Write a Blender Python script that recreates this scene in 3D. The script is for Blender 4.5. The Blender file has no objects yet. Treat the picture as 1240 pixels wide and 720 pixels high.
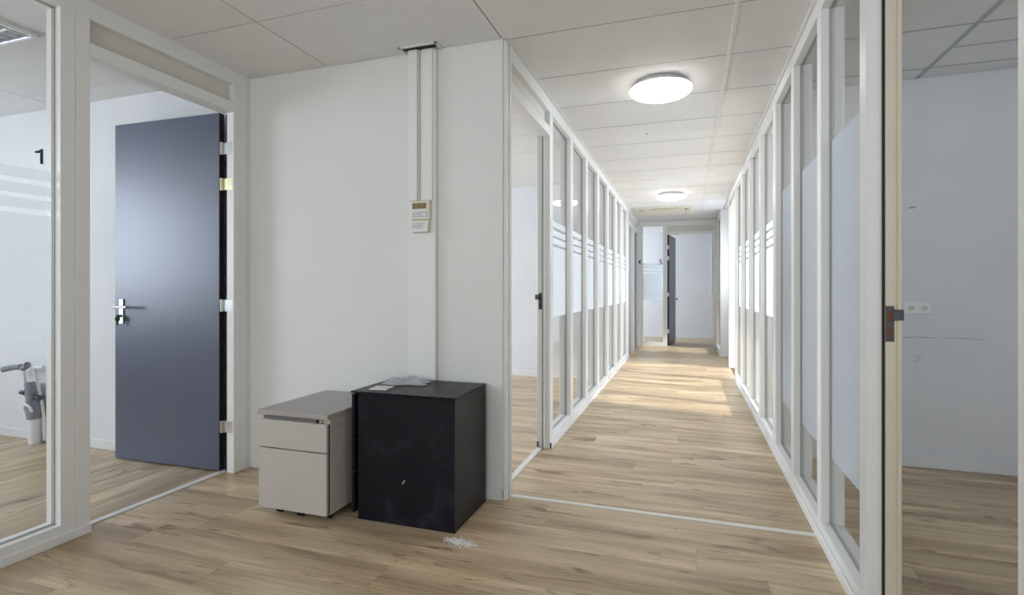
import bpy, bmesh, math, random
from mathutils import Vector, Matrix
random.seed(7)
S = bpy.context.scene
COL = S.collection
PI = math.pi

# ------------------------------------------------------------------ camera
F_PX, PSI, EYE, H = 636.0, math.atan2(212, 636.0), 1.19, 2.60
cam = bpy.data.cameras.new('camera')
cam.sensor_fit = 'HORIZONTAL'
cam.sensor_width = 36.0
cam.lens = 36.0 * F_PX / 1240.0
cam.shift_y = -(360 - 350) / 1240.0
cam.clip_start = 0.05
co = bpy.data.objects.new('camera', cam)
COL.objects.link(co)
co.location = (0, 0, EYE)
co.rotation_euler = (PI / 2, 0, PSI)
S.camera = co

# ------------------------------------------------------------------ world, sun, daylight, exposure
w = bpy.data.worlds.new('sky')
S.world = w
w.use_nodes = True
bg = w.node_tree.nodes['Background']
bg.inputs[0].default_value = (0.78, 0.88, 1.0, 1)
bg.inputs[1].default_value = 2.0

SUN_DIR = Vector((-1.0, 0.20, -0.43)).normalized()
sun = bpy.data.lights.new('sun', 'SUN')
sun.energy = 7
sun.angle = math.radians(1.2)
sun.color = (1.0, 0.955, 0.89)
so = bpy.data.objects.new('sun', sun)
COL.objects.link(so)
so.rotation_euler = SUN_DIR.to_track_quat('-Z', 'Y').to_euler()
so.location = (12, 0, 8)


def daylight(name, loc, direction, sx, sy, power, color=(0.76, 0.86, 1.0)):
    l = bpy.data.lights.new(name, 'AREA')
    l.shape = 'RECTANGLE'
    l.size, l.size_y = sx, sy
    l.energy = power
    l.color = color
    o = bpy.data.objects.new(name, l)
    COL.objects.link(o)
    o.location = loc
    o.rotation_euler = Vector(direction).to_track_quat('-Z', 'Z' if abs(direction[2]) < .5 else 'Y').to_euler()
    return o


# each one fills a window opening; those of recess and foyer are added fill
daylight('daylight_room_one', (-6.56, 0.3, 1.74), (1, 0, 0), 4.4, 1.45, 215)
daylight('daylight_room_two', (-6.56, 4.9, 1.62), (1, 0, 0), 3.4, 1.35, 460)
daylight('daylight_room_three', (-6.56, 8.3, 1.62), (1, 0, 0), 2.0, 1.35, 400)
daylight('daylight_end_room', (-3.56, 12.5, 1.62), (1, 0, 0), 1.6, 1.35, 130)
daylight('fill_light_recess', (.86, 9.33, 1.60), (-1, 0, 0), .9, 1.7, 32)  # added lamp that brightens the corridor end from the hidden recess
daylight('daylight_right_room', (3.0, 0.14, 1.62), (0, 1, 0), 3.0, 1.35, 14)
daylight('daylight_sunny_room', (4.66, 6.45, 1.65), (-1, 0, 0), 3.9, 1.7, 300)
daylight('fill_light_foyer', (-1.1, -2.66, 1.55), (0, 1, 0), 3.0, 1.7, 36, (1.0, 0.98, 0.95))  # added fill lamp behind the viewer

S.view_settings.view_transform = 'Standard'
S.view_settings.look = 'None'
S.view_settings.gamma = 1
S.view_settings.use_curve_mapping = False
S.view_settings.exposure = 0.0


# ------------------------------------------------------------------ materials
def newmat(name):
    m = bpy.data.materials.new(name)
    m.use_nodes = True
    nt = m.node_tree
    return m, nt, nt.nodes['Principled BSDF']


def paint(name, col, rough=0.5, var=0.03, scale=3.0, bump=0.0, metallic=0.0, spec=0.5, bscale=120.0):
    m, nt, b = newmat(name)
    tc = nt.nodes.new('ShaderNodeTexCoord')
    n = nt.nodes.new('ShaderNodeTexNoise')
    n.inputs['Scale'].default_value = scale
    n.inputs['Detail'].default_value = 5
    nt.links.new(tc.outputs['Object'], n.inputs['Vector'])
    r = nt.nodes.new('ShaderNodeValToRGB')
    r.color_ramp.elements[0].position = .3
    r.color_ramp.elements[1].position = .7
    r.color_ramp.elements[0].color = (*[max(0, c * (1 - var)) for c in col], 1)
    r.color_ramp.elements[1].color = (*[min(1, c * (1 + var)) for c in col], 1)
    nt.links.new(n.outputs['Fac'], r.inputs['Fac'])
    nt.links.new(r.outputs['Color'], b.inputs['Base Color'])
    b.inputs['Roughness'].default_value = rough
    b.inputs['Metallic'].default_value = metallic
    b.inputs['Specular IOR Level'].default_value = spec
    if bump:
        n2 = nt.nodes.new('ShaderNodeTexNoise')
        n2.inputs['Scale'].default_value = bscale
        nt.links.new(tc.outputs['Object'], n2.inputs['Vector'])
        bp = nt.nodes.new('ShaderNodeBump')
        bp.inputs['Strength'].default_value = bump
        bp.inputs['Distance'].default_value = .002
        nt.links.new(n2.outputs['Fac'], bp.inputs['Height'])
        nt.links.new(bp.outputs['Normal'], b.inputs['Normal'])
    return m


def wood(name, along='X', planks=False):
    """light oak laminate; grain runs along the plank, each plank has its own shade"""
    m, nt, b = newmat(name)
    L = nt.links.new
    tc = nt.nodes.new('ShaderNodeTexCoord')
    oi = nt.nodes.new('ShaderNodeObjectInfo')
    off = nt.nodes.new('ShaderNodeVectorMath'); off.operation = 'SCALE'
    off.inputs[0].default_value = (37.0, 19.0, 11.0)
    L(oi.outputs['Random'], off.inputs['Scale'])
    add = nt.nodes.new('ShaderNodeVectorMath'); add.operation = 'ADD'
    L(tc.outputs['Object'], add.inputs[0]); L(off.outputs[0], add.inputs[1])
    src = add.outputs[0]
    rnd = oi.outputs['Random']
    if planks:
        br = nt.nodes.new('ShaderNodeTexBrick')
        br.offset = .37
        br.inputs['Scale'].default_value = 1
        br.inputs['Brick Width'].default_value = 1.29
        br.inputs['Row Height'].default_value = .19
        br.inputs['Mortar Size'].default_value = .0012
        br.inputs['Color1'].default_value = (0, 0, 0, 1)
        br.inputs['Color2'].default_value = (1, 1, 1, 1)
        br.inputs['Mortar'].default_value = (.3, .3, .3, 1)
        L(tc.outputs['Object'], br.inputs['Vector'])
        rnd = br.outputs['Color']

    def noise(sc, scale, detail, dist=0.0):
        mp = nt.nodes.new('ShaderNodeMapping')
        mp.inputs['Scale'].default_value = sc
        L(src, mp.inputs['Vector'])
        n = nt.nodes.new('ShaderNodeTexNoise')
        n.inputs['Scale'].default_value = scale
        n.inputs['Detail'].default_value = detail
        n.inputs['Distortion'].default_value = dist
        L(mp.outputs[0], n.inputs['Vector'])
        return n.outputs['Fac']
    sw = (lambda a, c: (a, c, 1)) if along == 'X' else (lambda a, c: (c, a, 1))
    broad = noise(sw(.55, 5.0), 1.6, 4, .6)
    fine = noise(sw(1.2, 34.0), 2.4, 6, .3)
    knot = noise(sw(1.3, 6.5), 2.3, 3, 1.2)

    def ramp(src_, a, ca, c, cc):
        r = nt.nodes.new('ShaderNodeValToRGB')
        r.color_ramp.elements[0].position = a; r.color_ramp.elements[0].color = (*ca, 1)
        r.color_ramp.elements[1].position = c; r.color_ramp.elements[1].color = (*cc, 1)
        L(src_, r.inputs['Fac'])
        return r.outputs['Color']
    base = ramp(broad, .34, (.43, .31, .188), .66, (.76, .61, .41))
    f = ramp(fine, .36, (.66, .60, .54), .60, (1.0, 1.0, 1.0))
    k = ramp(knot, .29, (.40, .30, .23), .40, (1, 1, 1))
    t = ramp(rnd, 0.0, (.84, .825, .81), 1.0, (1.0, .99, .975))

    def mul(a, c, fac=1.0):
        x = nt.nodes.new('ShaderNodeMix'); x.data_type = 'RGBA'; x.blend_type = 'MULTIPLY'
        x.inputs['Factor'].default_value = fac
        L(a, x.inputs[6]); L(c, x.inputs[7])
        return x.outputs[2]
    c = mul(mul(mul(base, f, .55), k, .85), t)
    if planks:
        dk = ramp(br.outputs['Fac'], .0, (1, 1, 1), 1, (.5, .45, .4))
        c = mul(c, dk)
    L(c, b.inputs['Base Color'])
    b.inputs['Roughness'].default_value = .36
    b.inputs['Specular IOR Level'].default_value = .45
    bp = nt.nodes.new('ShaderNodeBump'); bp.inputs['Strength'].default_value = .10
    bp.inputs['Distance'].default_value = .001
    L(fine, bp.inputs['Height']); L(bp.outputs['Normal'], b.inputs['Normal'])
    return m


def glass_mat():
    m, nt, b = newmat('clear_glass')
    nt.nodes.remove(b)
    out = nt.nodes['Material Output']
    tr = nt.nodes.new('ShaderNodeBsdfTransparent'); tr.inputs[0].default_value = (.988, .995, .993, 1)
    gl = nt.nodes.new('ShaderNodeBsdfGlossy'); gl.inputs['Roughness'].default_value = 0.0
    fr = nt.nodes.new('ShaderNodeFresnel'); fr.inputs['IOR'].default_value = 1.45
    mx = nt.nodes.new('ShaderNodeMixShader')
    ge = nt.nodes.new('ShaderNodeNewGeometry')
    inv = nt.nodes.new('ShaderNodeMath'); inv.operation = 'SUBTRACT'; inv.inputs[0].default_value = 1.0
    mu = nt.nodes.new('ShaderNodeMath'); mu.operation = 'MULTIPLY'
    nt.links.new(ge.outputs['Backfacing'], inv.inputs[1])
    nt.links.new(fr.outputs[0], mu.inputs[0]); nt.links.new(inv.outputs[0], mu.inputs[1])
    nt.links.new(mu.outputs[0], mx.inputs[0]); nt.links.new(tr.outputs[0], mx.inputs[1]); nt.links.new(gl.outputs[0], mx.inputs[2])
    nt.links.new(mx.outputs[0], out.inputs['Surface'])
    return m


def film_mat(name='frosted_film', cover=.72):
    m, nt, b = newmat(name)
    nt.nodes.remove(b)
    out = nt.nodes['Material Output']
    tr = nt.nodes.new('ShaderNodeBsdfTransparent'); tr.inputs[0].default_value = (.96, .98, .99, 1)
    tl = nt.nodes.new('ShaderNodeBsdfTranslucent'); tl.inputs[0].default_value = (.93, .95, .97, 1)
    df = nt.nodes.new('ShaderNodeBsdfDiffuse'); df.inputs[0].default_value = (.90, .925, .95, 1)
    m1 = nt.nodes.new('ShaderNodeMixShader'); m1.inputs[0].default_value = .28
    m2 = nt.nodes.new('ShaderNodeMixShader'); m2.inputs[0].default_value = cover
    nt.links.new(tl.outputs[0], m1.inputs[1]); nt.links.new(df.outputs[0], m1.inputs[2])
    nt.links.new(tr.outputs[0], m2.inputs[1]); nt.links.new(m1.outputs[0], m2.inputs[2])
    nt.links.new(m2.outputs[0], out.inputs['Surface'])
    return m


def emit(name, col, strength):
    m, nt, b = newmat(name)
    b.inputs['Base Color'].default_value = (*col, 1)
    b.inputs['Emission Color'].default_value = (*col, 1)
    b.inputs['Emission Strength'].default_value = strength
    return m


M_WALL = paint('white_wall_paint', (.74, .735, .71), .65, .02, 1.5, .15)
M_WALLR = paint('cool_white_wall_paint', (.74, .745, .75), .65, .03, 2.2, .15)
M_FRAME = paint('white_lacquered_frame', (.79, .785, .76), .38, .012, 4)
M_HEAD = paint('beige_transom_panel', (.66, .64, .57), .5, .02, 4)
M_JAMB = paint('yellowed_jamb', (.66, .60, .47), .45, .03, 3)
M_SKIRT = paint('white_skirting', (.77, .77, .76), .35, .02, 6)
M_CEIL = paint('mineral_ceiling_tile', (.78, .775, .76), .85, .02, 5, .5, bscale=260)
M_GRID = paint('ceiling_grid', (.74, .735, .71), .45, .01)
M_GRIDG = paint('grey_ceiling_grid', (.40, .41, .43), .45, .01)
M_VOID = paint('ceiling_void', (.22, .21, .20), .9)
M_GLASS = glass_mat()
M_FILM = film_mat()
M_FILML = film_mat('light_frosted_film', .42)
M_WOODX = wood('oak_laminate_across', 'X')
M_WOODY = wood('oak_laminate_along', 'Y')
M_WOODP = wood('oak_laminate_far', 'X', True)
M_SUB = paint('dark_joint', (.16, .11, .07), .9)
M_STRIP = paint('white_threshold', (.76, .75, .70), .35)
M_ALU = paint('aluminium', (.72, .73, .75), .35, .02, 8, metallic=.85)
M_STEEL = paint('brushed_steel', (.62, .62, .60), .28, .05, 30, metallic=1)
M_BRASS = paint('brassy_steel', (.72, .66, .42), .3, .05, 30, metallic=1)
M_DARKMETAL = paint('dark_metal', (.10, .10, .10), .4, .1, 20, metallic=.8)
M_DOOR = paint('blue_grey_door_paint', (.066, .080, .130), .36, .04, 2.0, .12, bscale=40, spec=.9)
M_DOOREDGE = paint('black_door_edge', (.012, .012, .02), .5)
M_BLACK = paint('black_rubber_and_shade', (.015, .015, .016), .6)  # rubber parts, and strips that paint in the shade of gaps
M_GASKET_SHADE = paint('grey_gasket_and_shade', (.16, .16, .155), .7)  # gaskets, and strips coloured as shade in slots and recesses
M_BEAD = paint('glazing_gasket_grey', (.36, .36, .35), .6)
M_ORANGE = paint('rusty_orange', (.13, .042, .016), .6, .4, 60)
M_CREAM = paint('greige_metal', (.52, .485, .44), .42, .015, 3, .1, bscale=300)
M_CREAMT = paint('greige_metal_top', (.40, .375, .36), .42, .02, 3)
M_SOCKET = paint('white_plastic', (.80, .80, .79), .3)
M_OLD = paint('yellowed_plastic', (.70, .68, .54), .4, .04, 30)
M_AC = paint('cream_plastic', (.76, .72, .58), .45, .04, 10)
M_LCD = paint('brown_display', (.22, .17, .09), .25, .25, 60)
M_TEXT = paint('dark_grey_numeral', (.035, .045, .07), .5)
M_GREEN = paint('green_key_tag', (.03, .16, .05), .5)
M_PVC = paint('white_pipe', (.82, .83, .84), .35)
M_FOAM = paint('grey_pipe_sleeve', (.27, .28, .32), .8, .1, 30)
M_PAPER = paint('white_card', (.78, .77, .74), .6)
M_SCUFF = paint('scuff', (.33, .32, .31), .8, .3, 60)
M_DUST = paint('plaster_dust', (.85, .84, .82), .9)
M_LAMP = emit('lit_diffuser', (1.0, .98, .96), 13.0)
M_OUT = paint('outer_wall', (.72, .73, .74), .7)


def black_metal():
    m, nt, b = newmat('black_scratched_metal')
    tc = nt.nodes.new('ShaderNodeTexCoord')
    n = nt.nodes.new('ShaderNodeTexNoise'); n.inputs['Scale'].default_value = 7; n.inputs['Detail'].default_value = 8
    n.inputs['Distortion'].default_value = 1.0
    nt.links.new(tc.outputs['Object'], n.inputs['Vector'])
    r = nt.nodes.new('ShaderNodeValToRGB')
    r.color_ramp.elements[0].position = .52; r.color_ramp.elements[0].color = (.006, .006, .011, 1)
    r.color_ramp.elements[1].position = .95; r.color_ramp.elements[1].color = (.032, .032, .042, 1)
    b.inputs['Specular IOR Level'].default_value = .22
    nt.links.new(n.outputs['Fac'], r.inputs['Fac']); nt.links.new(r.outputs['Color'], b.inputs['Base Color'])
    r2 = nt.nodes.new('ShaderNodeMapRange')
    r2.inputs['To Min'].default_value = .25; r2.inputs['To Max'].default_value = .5
    nt.links.new(n.outputs['Fac'], r2.inputs['Value']); nt.links.new(r2.outputs[0], b.inputs['Roughness'])
    return m


M_BLK = black_metal()


def plastic_bag_mat():
    m, nt, b = newmat('clear_plastic_bag')
    b.inputs['Base Color'].default_value = (.62, .66, .70, 1)
    b.inputs['Roughness'].default_value = .15
    out = nt.nodes['Material Output']
    tr = nt.nodes.new('ShaderNodeBsdfTransparent')
    mx = nt.nodes.new('ShaderNodeMixShader'); mx.inputs[0].default_value = .65
    nt.links.new(tr.outputs[0], mx.inputs[1]); nt.links.new(b.outputs[0], mx.inputs[2])
    nt.links.new(mx.outputs[0], out.inputs['Surface'])
    return m


M_BAG = plastic_bag_mat()


# ------------------------------------------------------------------ helpers
def tag(o, label=None, cat=None, group=None, kind=None):
    if label: o['label'] = label
    if cat: o['category'] = cat
    if group: o['group'] = group
    if kind: o['kind'] = kind
    return o


def empty(name, loc=(0, 0, 0), rz=0.0, parent=None):
    o = bpy.data.objects.new(name, None)
    o.empty_display_size = .1
    COL.objects.link(o)
    o.location = loc
    o.rotation_euler = (0, 0, rz)
    if parent: o.parent = parent
    return o


def link(name, bm, mat, parent=None, loc=None, smooth=False):
    me = bpy.data.meshes.new(name)
    bmesh.ops.recalc_face_normals(bm, faces=bm.faces)
    bm.to_mesh(me); bm.free()
    me.materials.append(mat)
    if smooth:
        for p in me.polygons: p.use_smooth = True
        try: me.set_sharp_from_angle(angle=math.radians(35))
        except Exception: pass
    o = bpy.data.objects.new(name, me)
    COL.objects.link(o)
    if parent: o.parent = parent
    if loc: o.location = loc
    return o


def add_box(bm, a, b_, bev=0.0):
    r = bmesh.ops.create_cube(bm, size=1)
    vs = r['verts']
    c = [(a[i] + b_[i]) / 2 for i in range(3)]
    s = [abs(b_[i] - a[i]) for i in range(3)]
    for v in vs: v.co = Vector((v.co.x * s[0] + c[0], v.co.y * s[1] + c[1], v.co.z * s[2] + c[2]))
    if bev:
        es = list({e for v in vs for e in v.link_edges})
        bmesh.ops.bevel(bm, geom=es, offset=min(bev, min(s) * .45), segments=1, affect='EDGES', profile=.5)


def box(name, x0, x1, y0, y1, z0, z1, mat, parent=None, bev=.0015, origin=False):
    """box given by world extents; mesh is local to the parent's world location"""
    p = parent.matrix_basis.translation if parent else Vector((0, 0, 0))
    if parent and parent.parent: p = p + parent.parent.matrix_basis.translation
    c = Vector(((x0 + x1) / 2, (y0 + y1) / 2, (z0 + z1) / 2))
    bm = bmesh.new()
    h = Vector((abs(x1 - x0) / 2, abs(y1 - y0) / 2, abs(z1 - z0) / 2))
    add_box(bm, -h, h, bev)
    o = link(name, bm, mat, parent)
    o.location = c - p
    return o


def add_cyl(bm, p0, p1, r0, r1=None, seg=16):
    p0, p1 = Vector(p0), Vector(p1)
    r1 = r0 if r1 is None else r1
    d = p1 - p0
    q = d.to_track_quat('Z', 'Y').to_matrix().to_4x4()
    q.translation = (p0 + p1) / 2
    bmesh.ops.create_cone(bm, cap_ends=True, segments=seg, radius1=r0, radius2=r1, depth=d.length, matrix=q)


def cyl(name, p0, p1, r0, mat, parent=None, r1=None, seg=16):
    bm = bmesh.new(); add_cyl(bm, p0, p1, r0, r1, seg)
    return link(name, bm, mat, parent, smooth=True)


def tube(name, pts, r, mat, parent=None, seg=10):
    cu = bpy.data.curves.new(name, 'CURVE'); cu.dimensions = '3D'
    sp = cu.splines.new('POLY'); sp.points.add(len(pts) - 1)
    for i, p in enumerate(pts): sp.points[i].co = (*p, 1)
    cu.bevel_depth = r; cu.bevel_resolution = 3; cu.use_fill_caps = True
    tmp = bpy.data.objects.new('t', cu); COL.objects.link(tmp)
    dg = bpy.context.evaluated_depsgraph_get()
    me = bpy.data.meshes.new_from_object(tmp.evaluated_get(dg))
    bpy.data.objects.remove(tmp)
    me.name = name; me.materials.clear(); me.materials.append(mat)
    for p in me.polygons: p.use_smooth = True
    o = bpy.data.objects.new(name, me); COL.objects.link(o)
    if parent: o.parent = parent
    return o


def lathe(name, prof, mat, parent=None, seg=48, loc=(0, 0, 0)):
    bm = bmesh.new()
    rings = []
    for r, z in prof:
        if r < 1e-5: rings.append([bm.verts.new((0, 0, z))])
        else: rings.append([bm.verts.new((r * math.cos(2 * PI * k / seg), r * math.sin(2 * PI * k / seg), z)) for k in range(seg)])
    for a, b_ in zip(rings, rings[1:]):
        for k in range(seg):
            k2 = (k + 1) % seg
            if len(a) == 1 and len(b_) == 1: continue
            if len(a) == 1: bm.faces.new((a[0], b_[k], b_[k2]))
            elif len(b_) == 1: bm.faces.new((a[k], a[k2], b_[0]))
            else: bm.faces.new((a[k], a[k2], b_[k2], b_[k]))
    return link(name, bm, mat, parent, loc, smooth=True)


def numeral(txt, size, mat, parent, loc, rot):
    cu = bpy.data.curves.new('numeral', 'FONT')
    cu.body = txt; cu.size = size; cu.extrude = .0004; cu.offset = size * .022
    cu.align_x = 'CENTER'; cu.align_y = 'CENTER'
    tmp = bpy.data.objects.new('t', cu); COL.objects.link(tmp)
    dg = bpy.context.evaluated_depsgraph_get()
    me = bpy.data.meshes.new_from_object(tmp.evaluated_get(dg))
    bpy.data.objects.remove(tmp)
    me.name = 'numeral'; me.materials.clear(); me.materials.append(mat)
    o = bpy.data.objects.new('numeral', me); COL.objects.link(o)
    o.parent = parent; o.location = loc; o.rotation_euler = rot
    o['label'] = 'dark adhesive numeral ' + txt
    return o


def struct(name, label, cat):
    return tag(empty(name), label, cat, kind='structure')


# ------------------------------------------------------------------ floors
def tiles_1d(lo, hi, start, step):
    """cut [lo,hi] at start + k*step"""
    k = math.ceil((lo - start) / step + 1e-6)
    c = [lo]
    while start + k * step < hi - 1e-6:
        if start + k * step - c[-1] > 1e-4: c.append(start + k * step)
        k += 1
    c.append(hi)
    return c


PLANK_MESH = {}


def plank(parent, x0, x1, y0, y1, mat, top=0.0):
    gap = .0007
    w_, d_ = round(x1 - x0 - gap, 4), round(y1 - y0 - gap, 4)
    if w_ < .004 or d_ < .004: return
    key = (w_, d_, mat.name)
    if key not in PLANK_MESH:
        bm = bmesh.new()
        add_box(bm, (-w_ / 2, -d_ / 2, -.008), (w_ / 2, d_ / 2, 0), .0006)
        me = bpy.data.meshes.new('plank'); bm.to_mesh(me); bm.free(); me.materials.append(mat)
        PLANK_MESH[key] = me
    o = bpy.data.objects.new('plank', PLANK_MESH[key]); COL.objects.link(o)
    o.parent = parent
    o.location = ((x0 + x1) / 2, (y0 + y1) / 2, top)


PW, PL = .19, 1.29


def floor_planks(parent, x0, x1, y0, y1, y_start, along='X', ph=0.0, seed=3):
    rnd = random.Random(seed)
    if along == 'X':
        ys = tiles_1d(y0, y1, y_start, PW)
        for a, b_ in zip(ys, ys[1:]):
            st = ph + rnd.random() * PL
            xs = tiles_1d(x0, x1, st, PL)
            for c, d in zip(xs, xs[1:]): plank(parent, c, d, a, b_, M_WOODX)
    else:
        xs = tiles_1d(x0, x1, y_start, PW)
        for a, b_ in zip(xs, xs[1:]):
            st = ph + rnd.random() * PL
            ys = tiles_1d(y0, y1, st, PL)
            for c, d in zip(ys, ys[1:]): plank(parent, a, b_, c, d, M_WOODY)


fl = box('floor', -6.7, 5.2, -2.8, 13.7, -.12, -.0075, M_SUB, bev=0)
tag(fl, 'light oak laminate floor of the entrance hall and the long corridor', 'floor', kind='structure')
flr = bpy.data.objects['floor']
fl_o = fl.location.copy()


class _P:  # planks are placed in world coordinates below their floor
    pass


def child_root(o):
    # children keep world coordinates: cancel the parent's offset
    return o


def recenter(o):
    """give a mesh object origin at world zero so children use world coordinates"""
    t = Matrix.Translation(o.location)
    o.data.transform(t); o.location = (0, 0, 0)
    return o


recenter(fl)
floor_planks(fl, -2.85, .66, -2.55, 2.86, 2.36 - 14 * PW, 'X', 0, 11)
floor_planks(fl, -1.03, .62, 2.88, 8.62, 2.92, 'X', 0, 5)
floor_planks(fl, -1.03, .72, 8.62, 11.35, 2.92, 'X', 0, 8)

fl1 = box('floor', -6.5, -2.88, -2.6, 2.755, -.0074, -.006, M_SUB, bev=0); recenter(fl1)
tag(fl1, 'oak laminate floor of the glazed room numbered 1 at the left, boards running towards its back wall', 'floor', kind='structure')
floor_planks(fl1, -6.5, -2.875, -.6, 2.755, -6.5, 'Y', 0, 2)
floor_planks(fl1, -6.5, -2.875, -2.6, -.6, -6.5, 'Y', 0, 2)
fl2 = box('floor', .7, 5.0, .2, 4.2, -.0074, -.006, M_SUB, bev=0); recenter(fl2)
tag(fl2, 'greyish oak laminate floor of the dim room behind the open doorway at right', 'floor', kind='structure')
floor_planks(fl2, .69, 5.0, .2, 4.2, .2, 'X', 0, 9)


def far_floor(x0, x1, y0, y1, label):
    o = box('floor', x0, x1, y0, y1, -.0074, 0.0, M_WOODP, bev=0); recenter(o)
    return tag(o, label, 'floor', kind='structure')


far_floor(-6.5, -1.06, 2.9, 6.9, 'oak laminate floor of the room behind the first open doorway left of the corridor')
far_floor(-6.5, -1.06, 7.0, 9.6, 'oak laminate floor of the second room behind the left corridor glazing')
far_floor(.70, 4.6, 4.3, 8.62, 'sunlit laminate floor of the bright room behind the striped panes at right')
far_floor(-3.5, 1.5, 11.45, 13.5, 'greyish laminate floor of the room at the end of the corridor')

# threshold strips
for args in (
    ((-.97, .60, 2.855, 2.885), 'white threshold strip across the mouth of the corridor'),
    ((-2.895, -2.855, 1.79, 2.69), 'pale threshold strip under the open blue-grey door at left'),
    ((-1.07, -1.03, 2.905, 3.81), 'white threshold strip of the first doorway left in the corridor'),
    ((.655, .70, 1.26, 2.16), 'pale threshold strip in the doorway to the dim room at right'),
    ((-.39, .506, 11.35, 11.39), 'thin threshold strip in the doorway at the corridor end')):
    (x0, x1, y0, y1), lab = args
    TRIMS = len([o for o in COL.objects if o.name.startswith('trim_')])
    t = box('trim_%d' % (TRIMS + 1), x0, x1, y0, y1, -.004, .006, M_STRIP, bev=.002)
    tag(t, lab, 'threshold', kind='structure')

# ------------------------------------------------------------------ ceiling
ce = box('ceiling', -6.7, 5.2, -2.8, 13.7, 2.625, 2.80, M_VOID, bev=0); recenter(ce)
tag(ce, 'white suspended tile ceiling over hall, corridor and rooms', 'ceiling', kind='structure')
TILE_MESH = {}


def ctile(x0, x1, y0, y1, gx=.006, gy=.006):
    w_, d_ = round(x1 - x0 - gx, 4), round(y1 - y0 - gy, 4)
    if w_ < .01 or d_ < .01: return
    key = (w_, d_)
    if key not in TILE_MESH:
        bm = bmesh.new()
        add_box(bm, (-w_ / 2, -d_ / 2, 0), (w_ / 2, d_ / 2, .016), .002)
        me = bpy.data.meshes.new('ceiling_tile'); bm.to_mesh(me); bm.free(); me.materials.append(M_CEIL)
        TILE_MESH[key] = me
    o = bpy.data.objects.new('ceiling_tile', TILE_MESH[key]); COL.objects.link(o)
    o.parent = ce
    o.location = ((x0 + x1) / 2, (y0 + y1) / 2, H + random.uniform(0, .0012))


def cgrid(xs, ys, **k):
    for a, b_ in zip(xs, xs[1:]):
        for c, d in zip(ys, ys[1:]): ctile(a, b_, c, d, **k)


def gridbar(x0, x1, y0, y1, z=H, mat=M_GRID, t=.003):
    return box('grid_bar', x0, x1, y0, y1, z - t, z + .02, mat, ce, bev=.001)


ys_f = [2.807 - .6 * k for k in range(0, 9)][::-1]
ys_f[0] = -2.6; ys_f[-1] = 2.789
cgrid([-2.79, -2.16, -.99], ys_f, gx=.008, gy=.007)
cgrid([-.99, -.96, .24, .61], ys_f[:-1] + [2.807], gx=.008, gy=.007)
ys_c = [2.807 + .6 * k for k in range(0, 15)]
ys_c[-1] = 11.36
YC = ys_c
cgrid([-.985, .24, .61], ys_c, gx=.012, gy=.009)
cgrid([.61, .76], [8.62, 9.95])
gridbar(-.968, -.952, -2.6, 2.788, t=0)
# T-bars in the corridor
gridbar(.228, .252, -2.6, 11.34)
for y in YC[:-1]:
    gridbar(-.97, .228, y - .005, y + .005, t=.0, mat=M_GRIDG); gridbar(.252, .60, y - .005, y + .005, t=.0, mat=M_GRIDG)
# wall angles
box('edge_angle', -.97, -.945, 2.80, 11.35, H - .003, H + .002, M_GRID, ce, bev=.001)
box('edge_angle', .582, .60, -2.6, 11.35, H - .003, H + .002, M_GRID, ce, bev=.001)
# rooms
cgrid([-6.5, -5.8, -4.6, -3.4, -2.88], [-2.6, -2.25, -1.65, -1.05, -.45, .15, .75, 1.35, 1.95, 2.55, 2.76])
cgrid([-6.5, -6.0, -4.8, -3.6, -2.4, -1.2, -1.07], [2.9, 3.4, 4.0, 4.6, 5.2, 5.8, 6.4, 6.91])
cgrid([-6.5, -4.8, -3.6, -2.4, -1.07], [7.0, 7.6, 8.2, 8.8, 9.6])
cgrid([-3.5, -2.3, -1.1, .1, 1.5], [11.45, 12.0, 12.6, 13.2, 13.5])
ysr = [.2, .42, 1.02, 1.62, 2.22, 2.82, 3.42, 4.02, 4.2]
cgrid([.7, 1.46], ysr, gx=.012, gy=.012)
cgrid([1.46, 2.66, 3.86, 5.0], [.2, .42, 1.02, 1.62, 2.22, 2.82, 3.42, 3.72, 4.02, 4.2], gx=.012, gy=.012)
gridbar(1.447, 1.473, .2, 4.19, mat=M_GRIDG)
for y in ysr[1:-1]:
    gridbar(.71, 1.447, y - .006, y + .006, mat=M_GRIDG, t=.001); gridbar(1.473, 5.0, y - .006, y + .006, mat=M_GRIDG, t=.001)
gridbar(1.473, 5.0, 3.714, 3.726, mat=M_GRIDG, t=.001)
cgrid([.7, 1.9, 3.1, 4.6], [4.3, 4.9, 5.5, 6.1, 6.7, 7.3, 7.9, 8.62])

# ------------------------------------------------------------------ solid walls
WZ = 2.622


def solid_wall(name, label, x0, x1, y0, y1, mat=M_WALL, z0=-.01, z1=WZ):
    o = box(name, x0, x1, y0, y1, z0, z1, mat, bev=0); recenter(o)
    return tag(o, label, 'wall', kind='structure')


def outer_wall(name, label, axis, pos, lo, hi, w0, w1, z0=.93, z1=2.3, t=.12, sign=1, mull=3):
    """outer wall with one window opening; axis 'X' = wall in plane x=pos"""
    r = struct(name, label, 'wall')
    a, b_ = (pos, pos + sign * t)
    a, b_ = min(a, b_), max(a, b_)

    def bx(n, u0, u1, c, d, mat, aa=a, bb=b_, bev=0):
        if axis == 'X': return box(n, aa, bb, u0, u1, c, d, mat, r, bev)
        return box(n, u0, u1, aa, bb, c, d, mat, r, bev)
    bx('wall_panel', lo, hi, -.01, z0, M_OUT); bx('wall_panel', lo, hi, z1, WZ, M_OUT)
    bx('wall_panel', lo, w0, z0, z1, M_OUT); bx('wall_panel', w1, hi, z0, z1, M_OUT)
    for k in range(mull + 1):
        u = w0 + (w1 - w0) * k / mull
        bx('mullion', max(w0, u - .03), min(w1, u + .03), z0, z1, M_FRAME, a + .02, b_ - .04, .002)
    return r


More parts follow.
